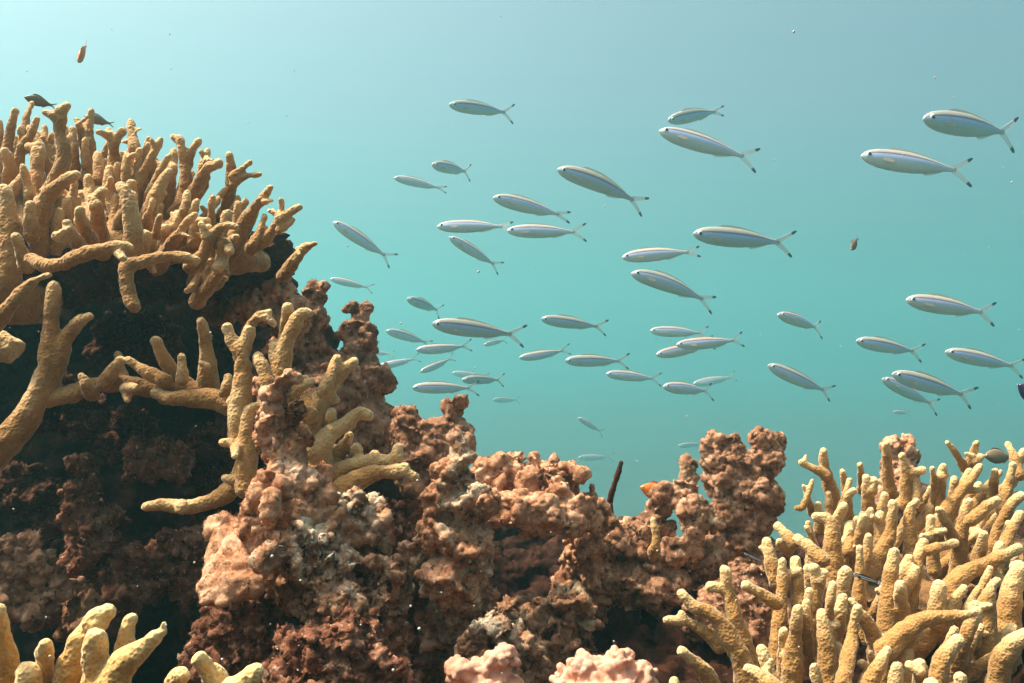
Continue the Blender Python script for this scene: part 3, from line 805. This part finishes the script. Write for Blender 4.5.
# ------------------------------------------------------------------ fish
def fish_mats():
    m, nt, b = new_mat('silver_blue_scales')
    tc = N(nt, 'ShaderNodeTexCoord')
    sep = N(nt, 'ShaderNodeSeparateXYZ'); nt.links.new(tc.outputs['Generated'], sep.inputs[0])
    at = N(nt, 'ShaderNodeAttribute', attribute_name='flank')
    c = ramp(nt, at.outputs['Fac'], [(0.0, (0.78, 0.62, 0.50)), (0.20, (0.74, 0.62, 0.52)), (0.36, (0.60, 0.58, 0.56)), (0.52, (0.46, 0.50, 0.68)), (0.66, (0.42, 0.46, 0.74)), (0.71, (0.13, 0.115, 0.22)), (0.76, (0.16, 0.13, 0.22)), (0.80, (0.50, 0.38, 0.29)), (0.90, (0.48, 0.42, 0.34)), (1.0, (0.38, 0.38, 0.36))])
    vo = N(nt, 'ShaderNodeTexVoronoi'); vo.inputs['Scale'].default_value = 70
    nt.links.new(tc.outputs['Object'], vo.inputs['Vector'])
    sc = ramp(nt, vo.outputs['Distance'], [(0.0, (1, 1, 1)), (0.7, (0.82, 0.82, 0.82))])
    mm = nt.nodes.new('ShaderNodeMix'); mm.data_type = 'RGBA'; mm.blend_type = 'MULTIPLY'; mm.inputs[0].default_value = 1
    oi = N(nt, 'ShaderNodeObjectInfo')
    tint = ramp(nt, oi.outputs['Random'], [(0.0, (0.92, 0.98, 1.0)), (0.35, (1, 1, 1)), (0.7, (1.0, 0.93, 0.88)), (1.0, (0.80, 0.86, 0.84))])
    m3 = nt.nodes.new('ShaderNodeMix'); m3.data_type = 'RGBA'; m3.blend_type = 'MULTIPLY'; m3.inputs[0].default_value = 1
    nt.links.new(c, m3.inputs[6]); nt.links.new(tint, m3.inputs[7])
    nt.links.new(m3.outputs[2], mm.inputs[6]); nt.links.new(sc, mm.inputs[7])
    nt.links.new(mm.outputs[2], b.inputs['Base Color'])
    b.inputs['Metallic'].default_value = 0.08; b.inputs['Roughness'].default_value = 0.36
    return m
M_FISH = fish_mats()
M_FIN = plain_mat('pale_fin', (0.66, 0.50, 0.34), 0.5, alpha=0.5)
M_TAIL = plain_mat('pale_tail', (0.70, 0.64, 0.56), 0.5, alpha=0.42)
M_BLACK = plain_mat('black_tip', (0.012, 0.012, 0.016), 0.5)
M_EYE = plain_mat('silver_eye', (0.80, 0.80, 0.78), 0.25)
M_ORANGE = plain_mat('orange_scales', (0.80, 0.20, 0.03), 0.45)
M_OLIVE = plain_mat('brown_scales', (0.24, 0.17, 0.10), 0.5)
M_PURPLE = plain_mat('purple_scales', (0.06, 0.04, 0.12), 0.5)
M_STRIPE_W = plain_mat('white_stripe', (0.75, 0.78, 0.80), 0.4)

SLIM = [(a, b * 1.07, c * 1.07, d) for a, b, c, d in [(0.0,.008,-.008,.007),(.012,.022,-.020,.016),(.04,.044,-.042,.031),(.09,.064,-.062,.044),(.16,.078,-.080,.053),(.26,.086,-.090,.058),(.38,.088,-.094,.060),(.50,.083,-.090,.056),(.62,.069,-.076,.046),(.73,.049,-.054,.032),(.82,.028,-.032,.018),(.88,.021,-.023,.012),(.925,.020,-.021,.007)]]
DEEP = [(0.0,.006,-.006,.005),(.03,.045,-.04,.025),(.1,.10,-.09,.05),(.2,.16,-.15,.07),(.35,.20,-.20,.08),(.5,.19,-.19,.075),(.65,.14,-.14,.055),(.78,.08,-.08,.03),(.88,.05,-.05,.016),(.93,.05,-.05,.01)]
WRASSE = [(0.0,.006,-.006,.005),(.04,.03,-.03,.02),(.12,.05,-.05,.035),(.3,.065,-.065,.045),(.5,.065,-.065,.045),(.7,.055,-.055,.035),(.85,.04,-.04,.02),(.93,.04,-.04,.012)]

def bent(x, y, z, arch, side):
    """Bend the spine: arch in the vertical plane, side in the horizontal one."""
    t = x
    z2 = z + arch * (0.25 - (t - 0.45) ** 2) * 1.0
    y2 = y + side * (t - 0.3) ** 2 * (1 if t > 0.3 else -0.3)
    return Vector((x, y2, z2))

def loft(profile, seg=18, sub=3, arch=0, side=0):
    pr = []
    for a, b in zip(profile, profile[1:]):
        for k in range(sub):
            t = k / sub; t2 = t * t * (3 - 2 * t) * 0.35 + t * 0.65
            pr.append([a[i] + (b[i] - a[i]) * (t if i == 0 else t2) for i in range(4)])
    pr.append(list(profile[-1]))
    mb = MB(); fl = []
    for (x, zt, zb, w) in pr:
        for k in range(seg):
            a = 2 * math.pi * k / seg
            z = math.sin(a); zz = z * (zt if z > 0 else -zb)
            yy = math.cos(a) * w * (1 - 0.15 * abs(z))
            mb.v.append(bent(x, yy, zz, arch, side)); fl.append(0.5 + 0.5 * z * (0.98))
    m = len(pr)
    for i in range(m - 1):
        for k in range(seg):
            mb.f.append((i * seg + k, (i + 1) * seg + k, (i + 1) * seg + (k + 1) % seg, i * seg + (k + 1) % seg))
    mb.f.append(tuple(range(seg)))
    mb.f.append(tuple((m - 1) * seg + k for k in range(seg - 1, -1, -1)))
    me = mb.mesh('body')
    a = me.attributes.new('flank', 'FLOAT', 'POINT'); a.data.foreach_set('value', fl)
    return me

def fin_mesh(outline, th=0.004, arch=0, side=0, name='fin'):
    """A thin solid fin from an outline in the x-z plane."""
    mb = MB(); n = len(outline)
    for sgn in (-1, 1):
        for (x, z) in outline: mb.v.append(bent(x, sgn * th * 0.5, z, arch, side))
    mb.f.append(tuple(range(n))); mb.f.append(tuple(range(2 * n - 1, n - 1, -1)))
    for i in range(n): mb.f.append((i, n + i, n + (i + 1) % n, (i + 1) % n))
    return mb.mesh(name, False)

def lobe(sg, x0, x1, spread, a, b):
    """One tail lobe's outline between fractions a and b of its length."""
    pts_u, pts_l = [], []
    for k in range(7):
        t = a + (b - a) * k / 6
        cx = x0 + (x1 - x0) * t; cz = sg * (0.008 + (spread - 0.008) * t ** 1.15)
        w = 0.019 * (1 - t) ** 0.7 + 0.0085
        if t > 0.99: w = 0.002
        nx, nz = -sg * spread, (x1 - x0)
        l = math.hypot(nx, nz); nx /= l; nz /= l
        pts_u.append((cx + nx * w, cz + nz * w)); pts_l.append((cx - nx * w, cz - nz * w))
    return pts_u + pts_l[::-1]

def make_fish(name, profile, arch, side, spread, body_mat, fin_mat, tail_mat, tip_mat, dorsal=.024, stripe=False):
    root = bpy.data.objects.new(name, None); root.empty_display_size = 0.05
    parts = []
    def part(nm, me, mat, par):
        o = bpy.data.objects.new(nm, me); me.materials.clear(); me.materials.append(mat); o.parent = par; parts.append(o); return o
    part('body', loft(profile, arch=arch, side=side), body_mat, root)
    tb = MB()
    for sg in (1, -1):
        o = lobe(sg, .90, 1.09, spread * .88, 0, .76 if tip_mat else 1.0)
        me = fin_mesh(o, .006, arch, side); b = len(tb.v)
        tb.add([v.co.copy() for v in me.vertices], [tuple(p.vertices) for p in me.polygons]); bpy.data.meshes.remove(me)
    tail = part('tail_fin', tb.mesh('tail_fin', False), tail_mat, root)
    if tip_mat:
        for sg in (1, -1):
            part('fin_tip', fin_mesh(lobe(sg, .90, 1.09, spread * .88, .76, 1.0), .010, arch, side), tip_mat, tail)
    def top(x):
        for a, b in zip(profile, profile[1:]):
            if a[0] <= x <= b[0]:
                t = (x - a[0]) / (b[0] - a[0]); return (a[1] + (b[1] - a[1]) * t, a[2] + (b[2] - a[2]) * t, a[3] + (b[3] - a[3]) * t)
        return (.02, -.02, .01)
    xs = [.24 + .56 * k / 12 for k in range(13)]
    up = [(x, top(x)[0] + dorsal * (math.sin(math.pi * ((x - .24) / .56) ** 0.55)) ** 0.8 * (1 - 0.45 * (x - .24) / .56)) for x in xs]
    lo = [(x, top(x)[0] - .010) for x in xs][::-1]
    part('dorsal_fin', fin_mesh(up + lo, .004, arch, side), fin_mat, root)
    xs = [.60 + .20 * k / 6 for k in range(7)]
    dn = [(x, top(x)[1] - dorsal * 0.8 * math.sin(math.pi * ((x - .60) / .2) ** 0.5) ** 0.8) for x in xs]
    hi = [(x, top(x)[1] + .010) for x in xs][::-1]
    part('anal_fin', fin_mesh(dn + hi, .004, arch, side), fin_mat, root)
    for sg in (1, -1):
        w = top(.2)[2]
        mb = MB()
        for off in (0, .003):
            for (u, v) in ((0, .008), (.05, .012), (.095, -.006), (.10, -.016), (.06, -.022), (0, -.012)):
                mb.v.append(bent(.19 + u, sg * (w * 0.96 + .18 * u + off), -.022 + v, arch, side))
        mb.f += [(0,1,2,3,4,5), (11,10,9,8,7,6)] + [(i, 6 + i, 6 + (i + 1) % 6, (i + 1) % 6) for i in range(6)]
        part('pectoral_fin', mb.mesh('pectoral_fin', False), fin_mat, root)
        zt, zb, w = top(.062)
        er = 0.46 * min(zt, .05) + .0035
        c = bent(.064, sg * w * .86, zt * .28, arch, side)
        mb = MB(); mb.ellipsoid(c, (er, er * .45, er), 12, 8)
        eye = part('eye', mb.mesh('eye'), M_EYE, root)
        mb = MB(); mb.ellipsoid(c + Vector((0, sg * er * .36, 0)), (er * .62, er * .26, er * .62), 10, 8)
        part('pupil', mb.mesh('pupil'), M_BLACK, eye)
    if stripe:
        for zc in (.018, -.030):
            mb = MB(); n = 20
            for k in range(n + 1):
                x = .04 + .86 * k / n
                zt, zb, w = top(x)
                ww = w * 1.03
                for sgw in (1,):
                    for z in (zc - .010, zc + .010):
                        mb.v.append(bent(x, -ww, z * zt / .065, arch, side))
            for k in range(n): mb.f.append((2 * k, 2 * k + 1, 2 * k + 3, 2 * k + 2))
            part('stripe', mb.mesh('stripe'), M_STRIPE_W, root)
    return root, parts

PROTO = {}
for key, (a, s, sp) in {'straight': (.02, .0, .15), 'arched': (.14, .06, .12), 'sway': (-.04, .12, .14), 'narrow': (.05, -.05, .085), 'wide': (.03, .05, .17)}.items():
    PROTO[key] = make_fish('fusilier', SLIM, a, s, sp, M_FISH, M_FIN, M_TAIL, M_BLACK)
PROTO['orange'] = make_fish('reef_fish', DEEP, 0, .05, .14, M_ORANGE, M_ORANGE, M_ORANGE, None, .06)
PROTO['brown'] = make_fish('reef_fish', DEEP, 0, .05, .14, M_OLIVE, M_OLIVE, M_OLIVE, None, .05)
PROTO['purple'] = make_fish('reef_fish', DEEP, 0, .05, .14, M_PURPLE, M_PURPLE, M_PURPLE, None, .05)
PROTO['wrasse'] = make_fish('striped_wrasse', WRASSE, .02, .05, .06, M_BLACK, M_BLACK, M_STRIPE_W, None, .02, True)

def place_fish(kind, hx, hy, tx, ty, L, yaw, label, group='school of silver fusiliers', cat='fish', d=None, roll=None):
    """Head and tail pixel, real length in m, yaw in degrees (positive: tail farther away)."""
    proot, parts = PROTO[kind]
    if kind in ('straight', 'arched', 'sway', 'narrow', 'wide'): L *= 3.0
    px = math.hypot(tx - hx, ty - hy)
    if d is None: d = L * math.cos(R(yaw)) * FPX / px
    else: L = px * d / FPX / math.cos(R(yaw))
    dy = L * math.sin(R(yaw))
    h = P(hx, hy, d - dy / 2); t = P(tx, ty, d + dy / 2)
    X = (t - h); s = X.length; X.normalize()
    up = Vector((0, 0, 1)); Z = (up - X * up.dot(X)).normalized(); Y = Z.cross(X)
    rl = random.uniform(-16, 16) if roll is None else roll
    M = Matrix((X, Y, Z)).transposed().to_4x4()
    M = Matrix.Translation(h) @ M @ Matrix.Rotation(R(rl), 4, 'X') @ Matrix.Diagonal((s, s * random.uniform(.9, 1.1), s * random.uniform(.90, 1.06), 1))
    r = proot.copy(); COL.objects.link(r); r.matrix_world = M
    tag(r, label, cat, group)
    new = {proot: r}
    for p in parts:
        c = p.copy(); COL.objects.link(c); c.parent = new[p.parent]; new[p] = c
    return r

F = 'fusilier '
FISH = [
 ('wide',449,105,510,113,.125,35,'deep bodied silver fusilier swimming highest in the middle of the water'),
 ('wide',432,165,469,172,.12,52,'short looking pinkish fusilier with widely spread black tail tips, below the highest fish'),
 ('narrow',394,178,442,189,.12,25,'slim pinkish fusilier pointing left, above the left end of the school'),
 ('straight',333,222,389,258,.12,12,'steeply tilted grey fusilier nearest the left coral dome'),
 ('narrow',493,198,563,216,.13,25,'blue backed fusilier with head raised, just above two level ones'),
 ('narrow',437,227,507,227,.12,8,'level pale fusilier with folded tail, middle of the left group'),
 ('straight',507,231,580,232,.125,8,'level pinkish fusilier with dark tail tips under the blue backed one'),
 ('straight',449,237,497,266,.115,20,'thin dark fusilier slanting down under the level pale one'),
 ('straight',330,279,370,288,.12,10,'small level fusilier just right of the dark rock tower, below the tilted grey one'),
 ('wide',407,299,440,311,.115,48,'small stubby fusilier in the gap above the large left one'),
 ('straight',432,324,518,335,.135,8,'largest dark striped fusilier of the left group, above the small cluster'),
 ('narrow',386,331,428,343,.12,25,'small faded fusilier slanting down, close to the pale crowned back pillar'),
 ('sway',416,350,468,346,.12,10,'level fusilier just below the largest one of the left group'),
 ('straight',362,352,392,354,.12,10,'fusilier tail peeking out from behind the back pillar'),
 ('sway',377,367,417,358,.12,15,'faint fusilier heading down left beside the back pillar'),
 ('sway',420,372,453,358,.12,30,'small fusilier with nose down left and tail raised in the small cluster'),
 ('straight',412,388,474,388,.125,8,'dark backed fusilier lowest in the small cluster above the knob rock'),
 ('wide',462,380,502,380,.115,42,'greenish fusilier with wide open tail overlapped by the lowest cluster fish'),
 ('straight',452,373,486,377,.2,20,'ghostly faint fusilier behind the overlapping pair of the small cluster'),
 ('straight',493,400,518,400,.16,30,'very faint small level fusilier alone under the small cluster'),
 ('wide',484,345,506,340,.12,40,'tiny faint fusilier under the tail of the largest left one'),
 ('sway',519,358,567,350,.12,10,'fusilier with nose slightly lowered, right of the small cluster'),
 ('arched',557,170,640,203,.14,12,'large arched silver blue fusilier diving tail, top centre of the school'),
 ('narrow',668,121,718,111,.11,32,'pale pink fusilier with tail raised, right above a larger one'),
 ('straight',659,131,750,158,.14,8,'large blue striped fusilier directly under the pale pink one'),
 ('straight',693,234,786,243,.14,8,'large level fusilier with bold eye ring at centre right'),
 ('narrow',622,258,693,252,.12,8,'level fusilier with pale tail above the large arched one at centre'),
 ('arched',631,274,709,301,.135,10,'dark striped arched fusilier right below a level paler one, centre'),
 ('straight',541,319,602,327,.125,10,'fusilier with dark forked tail at the heart of the school'),
 ('straight',650,331,704,333,.12,10,'small level fusilier above the overlapping centre pair'),
 ('sway',656,355,712,343,.12,20,'partly hidden lower fusilier of the overlapping centre pair'),
 ('sway',676,345,740,339,.125,10,'front fusilier of the overlapping centre pair, tail to the right'),
 ('straight',565,361,624,361,.125,10,'level fusilier with dark tail dots, low in the centre of the school'),
 ('straight',606,374,657,379,.12,15,'small faded fusilier just below the level one low in the centre'),
 ('wide',663,387,710,391,.115,38,'stout pale blue fusilier lowest in the centre of the school'),
 ('sway',693,384,734,376,.22,15,'ghost pale fusilier behind the stout pale blue one'),
 ('wide',578,418,602,432,.10,30,'tiny greenish fish slanting down alone above the rock shelf'),
 ('straight',578,458,611,457,.24,20,'barely visible level fish just over the thin stick sponge'),
 ('wide',923,119,1012,133,.14,28,'stout violet backed fusilier at upper right, tail at the photo edge'),
 ('straight',861,156,963,171,.145,6,'largest long fusilier with yellowish tail base, under the violet backed one'),
 ('straight',906,300,988,313,.13,8,'pale slender fusilier highest in the right hand group'),
 ('wide',778,315,820,328,.115,45,'short looking pale fusilier with crossed tail, left end of the right group'),
 ('straight',856,341,918,352,.12,15,'dark striped fusilier in the middle of the right group'),
 ('straight',945,352,1018,367,.125,12,'pale fusilier at the far right edge of the right group'),
 ('sway',768,365,830,392,.125,12,'dark greenish fusilier without stripe slanting down, left of the right group'),
 ('straight',882,379,934,405,.12,20,'pale lower fusilier overlapping a striped one in the right group'),
 ('straight',892,374,968,396,.13,12,'striped fusilier with black tail tips behind the pale overlapping one'),
]
for (k, hx, hy, tx, ty, L, yaw, label) in FISH:
    place_fish(k, hx, hy, tx, ty, L, yaw, label)
place_fish('straight', 678, 446, 706, 444, .14, 20, 'almost invisible far fish beside the pillar crown', d=18.0)
place_fish('wide', 893, 412, 909, 413, .10, 30, 'tiny blurred fish low in the water right of the greenish fusilier', d=13.0)
place_fish('brown', 851, 250, 858, 238, .03, 40, 'tiny dark fish standing upright in open water at right', None, d=1.6)
place_fish('orange', 78, 62, 87, 45, .03, 50, 'small orange fish high in the water over the left coral dome', None, d=1.2)
place_fish('brown', 24, 97, 54, 106, .05, 20, 'brown reef fish gliding just over the left coral dome', None, d=.98)
place_fish('brown', 84, 116, 112, 124, .05, 30, 'brownish fish among the dome fingertips beside the tall finger', None, d=.93)
place_fish('orange', 640, 487, 676, 499, .05, 15, 'orange fish poking its head out behind the grey topped knobs', None, d=1.14)
place_fish('purple', 1018, 384, 1032, 404, .03, 30, 'dark purple fish cut off by the right edge', None, d=1.4)
place_fish('brown', 984, 456, 1014, 457, .05, 20, 'brown fish behind the right coral thicket fingertips', None, d=1.25)
place_fish('wrasse', 852, 574, 880, 583, .03, 10, 'slim black and white striped fish between coral fingers at right', 'striped wrasses', d=.79)
place_fish('wrasse', 743, 553, 764, 562, .03, 10, 'slim striped fish in the shadow of the tall pillar foot', 'striped wrasses', d=.95)

# ------------------------------------------------------------------ drifting specks
mb = MB()
rs = random.Random(3)
for i in range(240):
    x = rs.uniform(0, 1024); y = rs.uniform(0, 683); d = rs.uniform(0.35, 1.9)
    if x < 340 and y > 280: d = rs.uniform(0.35, 0.68)
    if y > 480: d = rs.uniform(.3, .55)
    r = rs.choice((0.00025, 0.0003, 0.0004, 0.0006)) * (1 if d < 1 else 1.5)
    mb.ellipsoid(P(x, y, d), (r, r, r * rs.uniform(.7, 1.2)), 6, 4)
specks = link('drifting_specks', mb.mesh('drifting_specks'), plain_mat('pale_speck', (0.5, 0.47, 0.4), 0.8))
tag(specks, 'pale specks of plankton drifting in the water', 'plankton', kind='stuff')
